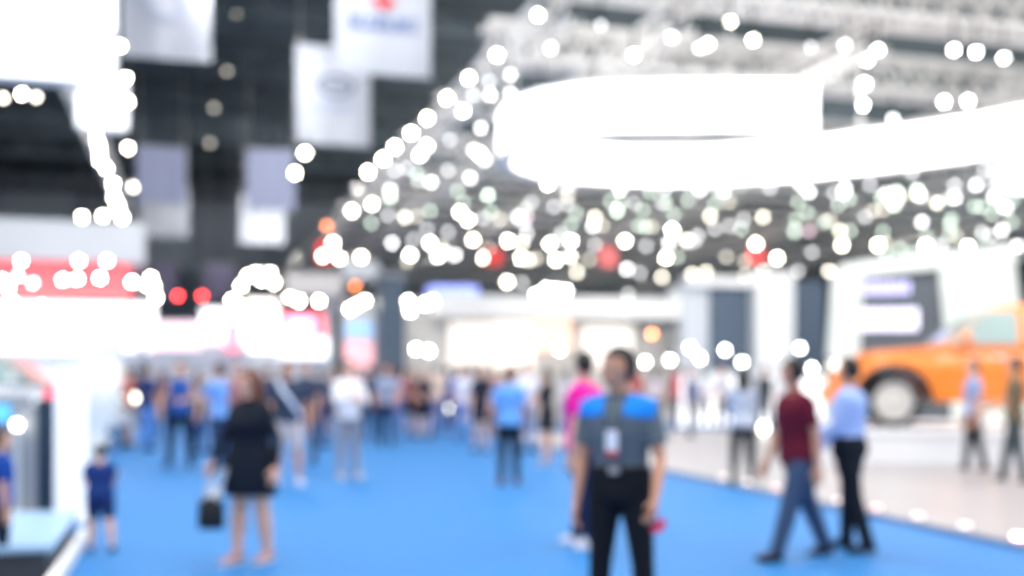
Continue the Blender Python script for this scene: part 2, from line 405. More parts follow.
person('woman in navy waistcoat and black trousers with elbows out', G(180, 18.2), 1.72, 178,
    dict(ra=(-6, 34, 30, 30), la=(-6, 34, 30, 30), rl=(0, 8, 0), ll=(0, 8, 0)), top=(44, 84, 156), bottom=(20, 26, 40), female=True, hair='short', haircol=HAIRN, vox=.014, sleeve='none')
person('man in pale blue polo reaching an arm to the left', G(219, 17.2), 1.70, -70,
    dict(ra=(40, 8, 50, 0), la=(50, 10, 30, 0)), top=(120, 165, 230), bottom=(52, 66, 96), vox=.014, skin=SKIN)
def sash(root, H, UF, A, J, hc, hm, cl):
    e = bmesh.new(); limb(e, [UF((.075, .03, .835))*H, UF((.04, .088, .76))*H, UF((-.05, .092, .64))*H, UF((-.105, .03, .56))*H], [.030]*4, 8, flat=.3)
    link('shoulder_strap', e, cl((215, 225, 245)), root, True)
person('man in dark shirt with wide pale strap across chest and beige shorts', G(288, 15.4), 1.72, 168,
    dict(ra=(6, 12, 20), la=(-2, 16, 20), rl=(0, 6, 0), ll=(0, 6, 0)), top=(56, 66, 86), bottom=(214, 200, 196), legs='shorts', shoe=(200, 200, 225), skin=SKIN2, vox=.013, fat=1.08, extra=sash)
person('small child in navy clothes leaning beside the white post', G(100, 9.7), .95, -20,
    dict(ra=(40, 10, 30), la=(50, 12, 20), rl=(-14, 8, 2), ll=(12, 4, 14), lean=14, foot=(-10, 0)), top=(30, 54, 112), bottom=(30, 50, 96), legs='shorts', shoe=(60, 66, 100), vox=.010, hem=.46, fat=1.32)
person('child in royal blue shirt at the left edge of the picture', G(2, 8.3), 1.15, 60,
    dict(ra=(0, 6, 6), la=(0, 6, 6)), top=(32, 74, 160), bottom=(26, 34, 60), shoe=(60, 60, 70), vox=.010)

# ---- the crowd further down the aisle: (px, D, height, heading, top, bottom, legs, hair, female, sleeve, label)
CR = [
 (116, 24.5, 1.62, 150, (214, 150, 170), (60, 50, 60), 'trousers', 'long', 1, 'long', 'woman in dusty pink top and dark trousers, leftmost in the crowd'),
 (128, 23, 1.66, -90, (196, 120, 112), (70, 60, 70), 'shorts', 'short', 0, 'short', 'man in salmon shirt and dark shorts left of the blue clad man'),
 (147, 22, 1.70, 30, (40, 62, 110), (90, 140, 215), 'trousers', 'short', 0, 'short', 'man in navy shirt and pale blue jeans behind the waistcoat woman'),
 (163, 25, 1.60, -40, (120, 90, 96), (46, 60, 100), 'trousers', 'long', 1, 'long', 'long haired woman in mauve top behind the waistcoat woman'),
 (199, 21, 1.58, 90, (40, 44, 56), (30, 60, 110), 'trousers', 'long', 1, 'long', 'woman in black top between waistcoat woman and pale blue polo man'),
 (237, 20, 1.72, 170, (170, 120, 120), (60, 80, 130), 'trousers', 'short', 0, 'short', 'man in rose brown shirt behind the black dress woman'),
 (268, 22, 1.70, 10, (70, 76, 96), (60, 66, 84), 'trousers', 'short', 0, 'short', 'man in slate shirt behind the strap man'),
 (306, 19, 1.74, 190, (60, 68, 88), (60, 66, 84), 'trousers', 'short', 0, 'short', 'man in slate blue shirt right of the strap man'),
 (320, 23, 1.68, 20, (84, 88, 104), (50, 66, 104), 'trousers', 'short', 0, 'long', 'man in grey long sleeves left of the folded arms man'),
 (333, 26, 1.62, 160, (140, 110, 120), (60, 60, 80), 'skirt', 'long', 1, 'short', 'woman in mauve top and skirt behind the folded arms man'),
 (371, 25, 1.72, 0, (44, 56, 80), (40, 50, 76), 'trousers', 'short', 0, 'long', 'man in dark navy jacket right of the folded arms man'),
 (386, 23.5, 1.72, 176, (150, 160, 184), (36, 50, 80), 'trousers', 'short', 0, 'short', 'man in light grey shirt and dark jeans in mid aisle crowd'),
 (402, 29, 1.64, 20, (200, 160, 176), (120, 130, 190), 'trousers', 'tail', 1, 'short', 'woman with ponytail and pink top in mid aisle crowd'),
 (411, 26, 1.62, 200, (150, 96, 92), (30, 36, 50), 'dress', 'long', 1, 'short', 'woman in brick red top and black skirt facing the camera'),
 (424, 25.5, 1.62, 160, (70, 60, 70), (26, 32, 46), 'skirt', 'long', 1, 'short', 'woman in dark top and black skirt in mid aisle crowd'),
 (437, 27, 1.72, -20, (222, 200, 186), (90, 110, 170), 'trousers', 'short', 0, 'short', 'man in cream shirt and blue jeans in mid aisle crowd'),
 (449, 30, 1.70, 30, (40, 84, 160), (40, 60, 110), 'trousers', 'short', 0, 'short', 'man in strong blue shirt between cream and white shirts'),
 (462, 25, 1.68, 175, (216, 216, 232), (90, 130, 200), 'trousers', 'long', 1, 'short', 'woman in white shirt and pale jeans in mid aisle crowd'),
 (472, 27, 1.72, 10, (196, 190, 206), (50, 60, 90), 'trousers', 'short', 0, 'short', 'man in pale lilac shirt behind the white shirt woman'),
 (481, 21.5, 1.68, 190, (40, 44, 60), (36, 42, 60), 'dress', 'long', 1, 'short', 'woman in black dress with bare legs, left of sky blue shirt man'),
 (494, 27, 1.66, 10, (170, 120, 110), (60, 80, 130), 'trousers', 'short', 0, 'short', 'man in tan shirt just left of the sky blue shirt man'),
 (566, 30, 1.62, 30, (236, 230, 236), (120, 140, 190), 'trousers', 'long', 1, 'short', 'long haired woman in white behind the black dress ponytail woman'),
 (636, 32, 1.72, 150, (180, 90, 90), (60, 60, 80), 'trousers', 'short', 0, 'short', 'man in brick shirt behind the grey polo man'),
 (655, 30, 1.66, 0, (226, 214, 220), (90, 70, 80), 'trousers', 'long', 1, 'short', 'woman in off-white blouse right of the grey polo man'),
 (676, 29, 1.72, -60, (190, 60, 90), (60, 60, 80), 'trousers', 'short', 0, 'short', 'man in crimson shirt near the aisle end'),
 (704, 30, 1.62, 20, (236, 236, 240), (60, 60, 70), 'trousers', 'long', 1, 'short', 'woman in white blouse by the dark wall panel'),
 (722, 28, 1.70, 170, (200, 200, 210), (60, 66, 80), 'trousers', 'short', 0, 'short', 'man in pale grey shirt left of the long haired grey shirt woman'),
 (765, 27, 1.70, -30, (70, 74, 84), (44, 44, 52), 'trousers', 'short', 0, 'long', 'man in charcoal jacket left of the burgundy t-shirt man'),
 (782, 30, 1.64, 20, (232, 232, 236), (90, 90, 100), 'trousers', 'tail', 1, 'short', 'woman with ponytail in white behind the burgundy t-shirt man'),
 (138, 33, 1.66, 0, (100, 60, 70), (60, 60, 80), 'trousers', 'short', 0, 'short', 'far man in wine red shirt at the left of the crowd'),
 (186, 34, 1.70, 180, (210, 210, 220), (60, 60, 80), 'trousers', 'short', 0, 'short', 'far man in white shirt at the left of the crowd'),
 (252, 33, 1.72, 0, (60, 90, 150), (60, 60, 80), 'trousers', 'short', 0, 'short', 'far man in denim blue shirt above the black dress woman'),
 (283, 35, 1.66, 0, (180, 140, 130), (60, 60, 80), 'trousers', 'long', 1, 'short', 'far long haired woman in tan top above the strap man'),
 (357, 34, 1.70, 180, (190, 100, 110), (60, 60, 80), 'trousers', 'short', 0, 'short', 'far man in rose red shirt near the dark pillar'),
 (394, 36, 1.72, 0, (110, 80, 80), (60, 60, 80), 'trousers', 'short', 0, 'short', 'far man in brown shirt under the dark pillar'),
 (516, 35, 1.70, 180, (120, 80, 80), (60, 60, 80), 'trousers', 'short', 0, 'short', 'far man in maroon brown shirt beyond the sky blue shirt man'),
]
for (px, D, H, hd, tc, bc, lg, hr, fm, sl, lb) in CR:
    a1, a2 = random.uniform(0, 40), random.uniform(0, 30); st = random.uniform(-9, 9)
    person(lb, G(px, D), H, hd, dict(ra=(a1*.6, 8, 12+a1), la=(a2*.6, 8, 12+a2), rl=(st, 3, 3), ll=(-st, 3, 3)), top=tc, bottom=bc, legs=lg, hair=hr, female=bool(fm), sleeve=sl,
           skin=random.choice((SKIN, SKIN2)), haircol=random.choice((HAIRB, HAIRB, HAIRN)), vox=.02)

# ------------------------------------------------------------------ the hall
def floor_mat():
    m = mat('blue_carpet', (38, 114, 178), .55, bump=.25, bscale=60, spec=.16, var=.05)
    return m
struct(bx('floor', floor_mat(), None, -30, 75, -6, 125, -.1, 0))
CEIL = mat('ceiling_dark', (66, 78, 86), .9, bump=.1)
struct(bx('ceiling', CEIL, None, -30, 75, 20, 125, 22, 22.3))
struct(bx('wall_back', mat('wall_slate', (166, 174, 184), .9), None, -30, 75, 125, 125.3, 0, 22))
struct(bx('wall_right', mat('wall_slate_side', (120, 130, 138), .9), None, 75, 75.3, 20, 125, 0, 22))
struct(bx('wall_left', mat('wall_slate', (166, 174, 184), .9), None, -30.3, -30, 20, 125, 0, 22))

# right-hand exhibition floor, flush edge trim
struct(bx('trim_1', mat('booth_floor_grey', (158, 154, 155), .35, bump=.05, spec=.5, var=.03), None, 7.15, 40, 2, 26.2, 0, .05))
struct(bx('trim_2', mat('edge_aluminium', (150, 156, 170), .35, metal=.6), None, 7.09, 7.15, 2, 26.2, 0, .056))

def truss(name_label, p, q, s=.5, r=.035, pitch=.7, group=None, m=None, cat='truss', name='lighting_truss'):
    p, q = Vector(p), Vector(q); L = (q-p).length; d = (q-p).normalized()
    root = thing(name, name_label, cat, p, math.atan2(d.y, d.x), group)
    bm = bmesh.new(); h = s/2
    C4 = [(-h, -h), (h, -h), (h, h), (-h, h)]
    for y, z in C4: tube(bm, (0, y, z), (L, y, z), r)
    link('chords', bm, m or ALU, root, True)
    bm = bmesh.new(); n = max(2, int(L/pitch))
    for k in range(n):
        x0, x1 = L*k/n, L*(k+1)/n
        for i in range(4):
            a, b = C4[i], C4[(i+1) % 4]
            if k % 2: a, b = b, a
            tube(bm, (x0, *a), (x1, *b), r*.55, 4)
    link('lattice', bm, m or ALU, root, True)
    return root
STEEL = mat('roof_steel', (86, 96, 104), .7)
for k, v in enumerate((40, 50, 60, 70, 80, 90, 100, 110, 120)):
    truss('grey steel roof girder spanning the dark ceiling', (-29.5, v, 20.6), (74.5, v, 20.6), 1.5, .12, 2.4, 'roof girders under the dark ceiling', STEEL, 'roof girder', 'roof_girder')

# lit rig over the right-hand stands
ZR = 9.3; U0 = 7.45
for u, lb in ((U0, 'long truss along the left edge of the lit rig over the aisle side'), (10.3, 'second long truss of the lit rig counted from the aisle'), (15.2, 'third long truss of the lit rig counted from the aisle'),
              (22.5, 'fourth long truss of the lit rig counted from the aisle'), (31, 'fifth long truss of the lit rig counted from the aisle'), (40, 'farthest right long truss of the lit rig')):
    truss(lb, (u, 22.0 if u < 20 else 16, ZR), (u, 108, ZR), .55, .065, .8)
CV = [22.2, 28, 34, 40, 46, 52, 58, 66, 74, 84, 94, 104]
for i, v in enumerate(CV):
    big = i < 2
    truss(['wide cross truss at the front of the lit rig near the picture top', 'second wide cross truss of the lit rig above the glowing ribbon'][i] if big else 'plain cross truss of the lit rig over the right-hand stands',
          (U0, v, ZR+(.90 if big else .675)), (58, v, ZR+(.90 if big else .675)), .9 if big else .55, .12 if big else .065, .45 if big else .8, None if big else 'cross trusses of the lit rig')
truss('truss along the edge of the left-hand stands carrying a row of lamps', (-2.9, 20, 9.0), (-2.9, 60, 9.0), .45, .04, .7)

# ------------------------------------------------------------------ lamps
LP = {}
def quant(L):
    return round(1.35 ** round(math.log(max(L, 1))/math.log(1.35)), 1)
def lamp(px, py, D, lvl, rgb, r, label, group, top=None, cat='spotlight', name='spotlight'):
    """a can with a lens that faces the aisle; lvl is the brightness the blurred disc should reach"""
    p = W(px, py, D); r = D*.0023
    rp = FPX * r / D; ratio = rp*rp / 110.
    L = quant(lvl / ratio)
    root = thing(name, label, cat, p, 0, group)
    to = (Vector((0, 0, 1.6)) - p).normalized()
    a = to.cross(Vector((0, 0, 1))).normalized(); b = to.cross(a)
    bm = bmesh.new(); loft(bm, [(-to*2.2*r, a*r*.45, b*r*.45), (-to*2.0*r, a*r*.8, b*r*.8), (-to*.3*r, a*r*1.05, b*r*1.05), (Vector(), a*r*1.1, b*r*1.1)], 10)
    link('housing', bm, BLACK, root, True)
    bm = bmesh.new(); loft(bm, [(to*.01, a*r, b*r), (to*.06, a*r*.85, b*r*.85), (to*.08, a*r*.4, b*r*.4)], 12)
    link('lens', bm, glow(rgb, L), root, True)
    if top:
        bm = bmesh.new(); tube(bm, -to*r, (-to*r) + Vector((0, 0, top - p.z + to.z*r)), .03, 5); link('hanger', bm, BLACK, root)
    return root
WH, GR, PK, WM, RD, OR = (255, 255, 255), (236, 255, 236), (255, 215, 230), (255, 247, 228), (255, 70, 70), (255, 150, 90)
# measured positions in the picture; each hangs from the rig plane
EDGE = [(538, 15), (497, 55), (469, 78), (447, 98), (427, 118), (411, 133), (395, 147), (383, 159), (368, 172)]
for x, y in EDGE:
    lamp(x, y, FPX*(ZR-.55-EYE)/(HORIZ-y), 3.2, WM, .17, 'round white lamp in the row along the left edge of the lit rig', 'lamps along the left edge of the lit rig', ZR)
B, M_, D_ = 1.8, .5, .2
RIG = [(551,48,M_,WH),(510,75,M_,WH),(490,95,M_,WH),(510,93,M_,WH),(542,90,B,WH),(463,111,B,WH),(473,95,D_,WH),(489,81,D_,WH),(481,128,M_,WH),(420,155,B,WH),(427,146,B,WH),(480,154,B,WH),(474,150,M_,WH),(485,160,M_,WH),(470,178,M_,WH),(431,182,M_,WH),(418,181,D_,WH),(395,171,D_,WH),(390,190,M_,WH),(548,184,B,WM),(572,184,D_,WH),(601,183,M_,WH),(634,55,B,WH),(672,37,M_,WH),(601,25,D_,WH),
(730,22,B,WM),(708,44,B,WH),(700,48,M_,WH),(753,40,B,WM),(811,47,D_,WH),(878,50,B,WH),(867,60,B,WH),(865,84,B,WH),(863,105,B,WH),(954,50,B,WH),(976,52,B,WH),(1004,58,B,WH),(944,102,B,WH),(968,101,B,WH),(893,119,M_,WH),(845,45,M_,WH),(912,173,D_,WH),(892,171,D_,WH),(870,185,D_,WH),(845,188,M_,WH),(801,185,M_,WH),(976,185,M_,WH),(984,171,D_,WH),(955,185,D_,WH),
(352,211,B,WM),(372,204,B,WM),(390,197,M_,GR),(405,217,M_,WM),(371,223,D_,GR),(430,211,D_,GR),(388,215,D_,WH),(460,212,B,WM),(468,220,B,WM),(488,195,M_,GR),(483,218,D_,WH),(491,212,D_,GR),(392,243,M_,WH),(361,257,B,WM),(345,260,D_,WM),(410,255,B,WH),(430,243,B,WH),(448,232,D_,WH),(438,256,B,WH),(444,252,M_,WH),(473,240,B,WM),(484,258,B,WM),(455,255,M_,WH),(494,255,M_,WH),(531,202,D_,WH),(518,217,M_,WH),(527,217,D_,PK),(508,241,B,WM),(522,243,M_,WM),(521,258,B,WM),(529,260,M_,WM),(550,244,B,WM),(571,241,B,WH),(556,260,B,WM),(570,256,B,WM),(567,204,D_,WH),(576,213,D_,GR),(571,225,D_,GR),(561,233,D_,WH),(595,217,M_,WM),(593,226,M_,WH),(595,245,D_,WH),(617,211,M_,GR),(634,203,D_,WH),(625,241,B,WM),(645,227,D_,GR),(646,246,D_,WH),(662,203,D_,WH),(674,215,D_,GR),(672,230,B,WH),(669,243,M_,WH),(666,258,B,WM),(662,277,M_,WM),(640,273,D_,WH),(627,269,M_,WH),(608,259,D_,PK),(589,260,D_,WM),(577,272,M_,WM),(507,282,B,WM),(522,283,D_,WH),(536,295,B,WH),(546,289,B,WH),(556,290,B,WH),(566,291,B,WH),(628,294,D_,WH),
(688,200,D_,GR),(710,216,M_,WM),(686,240,M_,WM),(741,229,D_,GR),(763,217,M_,WM),(756,244,B,WM),(745,261,D_,WM),(777,258,B,WM),(763,272,M_,WM),(745,276,D_,WM),(692,274,M_,WM),(706,272,M_,WM),(796,219,D_,GR),(798,202,D_,GR),(794,230,D_,GR),(809,231,D_,PK),(824,222,D_,GR),(838,205,D_,GR),(840,231,M_,WM),(850,231,D_,GR),(842,245,B,WM),(812,252,D_,WH),(829,271,M_,WM),(840,271,M_,WM),(865,217,D_,WH),(883,210,D_,WM),(894,205,M_,GR),(883,232,D_,GR),(878,245,B,WM),(922,222,M_,WH),(926,246,B,WM),(937,203,M_,WM),(955,198,M_,WH),(950,224,D_,GR),(950,234,D_,GR),(968,247,B,WM),(960,255,M_,WM),(982,207,D_,GR),(994,197,M_,WH),(1006,208,M_,WH),(1012,222,D_,GR),(1002,230,M_,WH),(991,236,D_,WH),(1007,250,B,WM),(982,232,D_,WH),(798,271,D_,WH),(724,191,M_,WH),(809,192,M_,WH),(844,193,M_,WH),(1018,246,M_,WH),
(620,190,M_,WH),(650,193,D_,GR),(700,190,M_,WH),(770,188,D_,WH),(665,188,M_,WH),(740,186,D_,GR),(505,168,D_,WH),(448,170,D_,WH),(407,168,D_,WH),(450,140,D_,WH),(520,160,D_,WH)]
for i in range(70):
    x = random.uniform(400, 1020); y = random.uniform(150 if x < 500 else 186, 262)
    RIG.append((x, y, D_, random.choice((WH, GR, GR, WM))))
tone = {WH: 'cool white', GR: 'faintly green', PK: 'pinkish', WM: 'warm white'}; lv = {B: 'dazzling', M_: 'bright', D_: 'dim'}
for x, y, l, c in RIG:
    far = y > 195
    part = ('beyond' if far else 'around') 
    side = 'left half' if x < 690 else 'right half'
    D = FPX*(ZR-.45-EYE)/(HORIZ-y)
    lb = f'{lv[l]} {tone[c]} lamp in the {side} of the rig, ' + ('low far rows' if far else 'upper rows by the ribbon')
    lamp(x, y, D, l, c, .15 if D < 35 else (.2 if D < 60 else .28), lb, lb.replace(' lamp ', ' lamps '), ZR+.3)
def lamps(lst, D, lvl, rgb, r, label, group, top=None):
    for x, y in lst: lamp(x, y, D, lvl, rgb, r, label, group, top)
lamps([(97,134),(98,143),(100,151),(100,160),(106,168),(113,184),(114,197),(118,206),(122,217),(123,227)], 34, 2.6, WH, .16, 'bright white lamp in the tight steep row on the left-hand stand truss', 'lamps in the steep row at the left')
lamps([(120,46),(126,78),(128,102),(128,148)], 28, 2.4, WM, .14, 'white lamp hanging just right of the big white light boxes', 'lamps beside the big light boxes', 9.4)
lamps([(305,153),(295,173)], 50, 2.0, WM, .2, 'warm white lamp just below the second hanging banner', 'two lamps below the second banner', 12.4)
lamps([(22,94),(82,217),(103,216)], 30, 2.2, WM, .14, 'white lamp against the dark ceiling at the far left', 'lamps against the dark ceiling at left', 9.4)
lamps([(3,98),(36,97),(133,187),(133,260)], 30, .7, WM, .14, 'faint lamp against the dark ceiling at the far left', 'faint lamps at left', 9.4)
lamps([(237,15),(227,71),(214,108),(210,143)], 60, .07, WM, .2, 'very faint lamp on the dark ceiling between the banners', 'faint ceiling lamps between the banners', 20.5)
lamps([(21,261),(79,261),(107,261)], 27, 1.6, WM, .12, 'white lamp in the upper row above the red stand fascia', 'upper row of lamps above the red fascia')
lamps([(2,280),(63,280),(77,279),(100,278),(132,282),(8,288),(12,302),(42,306)], 26, 2.2, WH, .12, 'bright lamp in front of the red stand fascia', 'lamps in front of the red fascia')
lamps([(18,276),(33,283)], 26, .8, PK, .12, 'pinkish lamp in front of the red stand fascia', 'pink lamps in front of the red fascia')
lamps([(151,278),(154,287),(156,298),(147,285),(241,286),(256,273),(270,273),(262,280),(248,276),(232,300),(240,306),(274,283),(299,301),(319,301),(290,297),(365,301),(350,309),(357,305),(408,301),(410,311),(433,301),(453,301),(466,301),(425,304)], 42, 2.4, WM, .2, 'bright round lamp hanging over the stands at the end of the aisle', 'lamps over the stands at the aisle end')
lamps([(202,296),(178,296)], 45, .9, RD, .2, 'round red lamp above the crowd at left of centre', 'two red lamps')
lamps([(332,290),(327,226),(355,286)], 46, .55, OR, .2, 'dim amber lamp above the stands near the dark pillar', 'dim amber lamps')
lamps([(333,243),(323,256),(339,258)], 60, 1.8, WM, .26, 'white lamp at the far low end of the lit rig, by the red sign', 'lamps by the small red sign')
lamps([(160,346),(194,348),(88,343),(83,325),(416,349),(429,351)], 40, 1.8, WM, .18, 'white lamp low over the heads of the crowd on the left', 'low lamps behind the crowd')
lamps([(590,358),(610,352),(645,362),(560,350),(700,358),(725,350),(742,362),(775,352),(812,368),(800,348),(770,385),(835,385),(670,360),(690,348)], 33, 1.2, WH, .2, 'bright white lamp at head height in the right-hand stands', 'lamps at head height in the right-hand stands')
lamp(652, 334, 40, 1.0, OR, .36, 'round orange glowing sign lamp on the white stand', None, None, 'sign lamp', 'sign_lamp')
for x, y, D in ((133, 398, 30), (452, 408, 30), (489, 411, 30), (823, 429, 27), (763, 428, 27), (17, 425, 12)):  # glowing balls on stands, set at the low bright spots
    p = W(x, y, D)
    root = thing('glow_ball_stand', 'round white glowing ball low down among the crowd on its stand', 'lamp', (p.x, p.y, 0), 0, 'low glowing balls standing among the crowd')
    bm = bmesh.new(); ellipsoid(bm, (0, 0, p.z), (D*.004,)*3, 12, 8); link('glow_ball', bm, glow((255, 255, 235), quant(9)), root, True)
    bm = bmesh.new(); tube(bm, (0, 0, .02), (0, 0, p.z-D*.0035), .03); tube(bm, (0, 0, 0), (0, 0, .03), .16, 12); link('stand', bm, LGREY, root)
for i in range(9):                                                             # lights set in the floor edge
    v = 8.3 + i*.72; 
    o = thing('edge_light', 'small light set into the edge between blue carpet and grey floor', 'floor light', (7.22, v, .056), 0, 'lights along the carpet edge')
    bm = bmesh.new(); tube(bm, (0, 0, 0), (0, 0, .02), .07, 12); link('rim', bm, CHROME, o)
    bm = bmesh.new(); tube(bm, (0, 0, .018), (0, 0, .045), .05, 12); link('lens', bm, glow((255, 235, 225) if i % 3 else (255, 205, 195), 9 if i == 0 else 1.3), o)

# ------------------------------------------------------------------ glowing ribbon
path = [(815, 22.8), (700, 22.8), (620, 22.9), (570, 23.2), (535, 23.8), (512, 24.8), (505, 26), (512, 27.2), (545, 28.4), (600, 29.2), (660, 29.5), (720, 29.3), (800, 28.6), (880, 27.4), (950, 26.3), (1024, 25), (1110, 23.6)]
pts = [G(*p) for p in path]
def smooth_path(P, n=4):
    out = []
    for i in range(len(P)-1):
        a, b, c, d = P[max(i-1, 0)], P[i], P[i+1], P[min(i+2, len(P)-1)]
        for k in range(n):
            t = k/n; out.append(.5*((2*b) + (c-a)*t + (2*a-5*b+4*c-d)*t*t + (3*b-a-3*c+d)*t**3))
    return out + [P[-1]]
pts = smooth_path(pts)
struct(bx('trim_3', mat('far_bounce_floor', (170, 168, 168), .4), None, 8, 60, 30.5, 108, 0, .04))  # grey far floor added to keep the carpet's blue bounce off the rig
RB = thing('halo_sign', 'huge curved white glowing ribbon hanging over the right-hand stands', 'hanging light sign')
def ribbon(z0, z1, th, m, name):
    bm = bmesh.new(); rows = []
    for i, p in enumerate(pts):
        t = (pts[min(i+1, len(pts)-1)] - pts[max(i-1, 0)]).normalized(); n = Vector((-t.y, t.x, 0))*th/2
        rows.append([bm.verts.new(p + o + Vector((0, 0, z))) for o, z in ((n, z0), (-n, z0), (-n, z1), (n, z1))])
    for r, s in zip(rows, rows[1:]):
        for i in range(4): bm.faces.new((r[i], r[(i+1) % 4], s[(i+1) % 4], s[i]))
    bm.faces.new(rows[0]); bm.faces.new(rows[-1][::-1])
    return link(name, bm, m, RB)
ribbon(6.55, 7.55, .3, glow((255, 253, 250), 3), 'light_panel')
ribbon(7.55, 7.60, .36, WHITE, 'rim'); ribbon(6.50, 6.55, .36, WHITE, 'rim')
for i in range(3, len(pts), 8):
    bm = bmesh.new(); tube(bm, pts[i] + Vector((0, 0, 7.6)), pts[i] + Vector((0, 0, ZR-.3)), .02); link('wire', bm, ALU, RB)

def hung_box(label, px0, px1, py0, py1, D, th, m, name='light_box', cat='light box', top=9.2, frame=True):
    c = W((px0+px1)/2, py1, D); w = (px1-px0)/FPX*D; h = (py1-py0)/FPX*D
    t = thing(name, label, cat, c, 0)
    bx('face_panel', m, t, -w/2, w/2, -th/2, th/2, 0, h, .03)
    if frame:
        bm = bmesh.new()
        for z in (-.04, h): box(bm, -w/2-.04, w/2+.04, -th/2-.03, th/2+.03, z, z+.04)
        for x in (-w/2-.04, w/2): box(bm, x, x+.04, -th/2-.03, th/2+.03, -.04, h+.04)
        link('frame', bm, WHITE, t)
    for x in (-w*.35, w*.35):
        bm = bmesh.new(); tube(bm, (x, 0, h), (x, 0, max(h+.3, top - c.z)), .02); link('wire', bm, ALU, t)
    return t
GW = glow((255, 255, 255), 2.2)
hung_box('largest white light box filling the top left corner', -90, 108, -60, 28, 24, .5, GW, top=13)
hung_box('long white light box directly below the largest one at top left', -90, 109, 36, 78, 24.5, .5, glow((250, 252, 255), 1.25), top=9.0)
hung_box('small white light box below the two big ones at left', 80, 126, 86, 129, 28, .4, glow((248, 250, 255), 1.05), top=9)
hung_box('white light box at the right edge below the glowing ribbon', 992, 1060, 154, 194, 31, .5, GW, top=9.2)
hung_box('small red hanging sign among the rig lamps left of the centre', 318, 331, 243, 262, 62, .2, glow((255, 60, 50), 1.2), 'hanging_sign', 'sign', 9, False)
hung_box('small red hanging sign right of the burst of rig lamps', 749, 764, 250, 262, 62, .2, glow((240, 70, 70), 1.0), 'hanging_sign', 'sign', 9, False)
hung_box('long thin red hanging sign behind the middle rig lamps', 484, 502, 250, 264, 64, .2, glow((235, 70, 66), .8), 'hanging_sign', 'sign', 9, False)
hung_box('small pale red hanging sign right of the middle rig lamps', 600, 616, 248, 266, 64, .2, glow((245, 120, 120), .9), 'hanging_sign', 'sign', 9, False)

# ------------------------------------------------------------------ banners
def text_mesh(name, s, size, m, parent, loc, ext=.02):
    cu = bpy.data.curves.new(name, 'FONT'); cu.body = s; cu.size = size; cu.align_x = 'CENTER'; cu.extrude = ext; cu.offset = size*.02
    o = bpy.data.objects.new(name, cu); COL.objects.link(o)
    dg = bpy.context.evaluated_depsgraph_get(); dg.update()
    me = bpy.data.meshes.new_from_object(o.evaluated_get(dg)); bpy.data.objects.remove(o)
    me.materials.clear(); me.materials.append(m)
    n = bpy.data.objects.new(name, me); COL.objects.link(n); n.parent = parent
    n.location = loc; n.rotation_euler = (pi/2, 0, 0)
    return n
BAN = mat('banner_white', (204, 207, 216), .8, bump=.05, bscale=8)
BAN2 = mat('banner_pale_blue', (186, 192, 222), .8, bump=.05, bscale=8)
def banner(label, px0, px1, py0, py1, D, m):
    py1 -= 2; c = W((px0+px1)/2, py1, D); w = (px1-px0-5)/FPX*D/cos(YAW)*.98; h = (py1-py0)/FPX*D
    t = thing('banner', label, 'banner', c, 0)
    bm = bmesh.new(); n = 12; rows = []
    for i in range(n+1):
        x = -w/2 + w*i/n; b = .03*sin(i*1.1)
        rows.append([bm.verts.new(q) for q in ((x, b-.012, 0), (x, b-.012, h), (x, b+.012, h), (x, b+.012, 0))])
    for r, s in zip(rows, rows[1:]):
        for i in range(4): bm.faces.new((r[i], r[(i+1) % 4], s[(i+1) % 4], s[i]))
    bm.faces.new(rows[0]); bm.faces.new(rows[-1][::-1])
    link('cloth', bm, m, t)
    for z in (0, h):
        bm = bmesh.new(); tube(bm, (-w/2-.05, 0, z), (w/2+.05, 0, z), .05, 8); link('rod', bm, LGREY, t)
    for x in (-w*.45, w*.45):
        bm = bmesh.new(); tube(bm, (x, 0, h), (x, 0, 21.995 - c.z), .02); link('wire', bm, ALU, t)
    return t, w, h
b1, w, h = banner('pale banner with faint round emblem, second from the left at the very top', 122, 211, -50, 60, 47, BAN)
bm = bmesh.new()
R0 = .85
vs = [[bm.verts.new((cos(a)*r, y, sin(a)*r + 60/FPX*47 - .1)) for a in [2*pi*i/32 for i in range(32)]] for r, y in ((R0, -.05), (R0-.16, -.05), (R0-.16, -.09), (R0, -.09))]
for k in range(4):
    for i in range(32): bm.faces.new((vs[k][i], vs[k][(i+1) % 32], vs[(k+1) % 4][(i+1) % 32], vs[(k+1) % 4][i]))
link('ring_emblem', bm, mat('emblem_pale', (190, 200, 222), .6), b1)
b2, w, h = banner('big pale banner with red emblem and blue lettering at the top', 333, 433, -60, 76, 42, BAN)
z_em = (76-2)/FPX*42
bm = bmesh.new()
pl = [(-.55, .62), (.0, 1.0), (.55, .62), (.18, .40), (-.02, .52), (-.20, .40), (.55, -.10), (0, -.52), (-.55, -.10), (-.18, .10), (.02, -.04), (.20, .10), (-.55, .58)]
a = [bm.verts.new((x*.95, -.06, z*.8 + z_em)) for x, z in pl]; b = [bm.verts.new((x*.95, -.12, z*.8 + z_em)) for x, z in pl]
bm.faces.new(a); bm.faces.new(b[::-1])
for i in range(len(pl)): bm.faces.new((a[i], a[(i+1) % len(pl)], b[(i+1) % len(pl)], b[i]))
link('red_emblem', bm, mat('emblem_red', (226, 60, 70), .5), b2)
text_mesh('lettering', 'SUZUKI', .78, mat('letter_blue', (120, 140, 190), .5), b2, (0, -.08, (76-33)/FPX*42))
b3, w, h = banner('pale banner with dark oval emblem, lower left of the red emblem banner', 295, 372, 47, 146, 54, BAN)
bm = bmesh.new(); zc = (146-88)/FPX*54
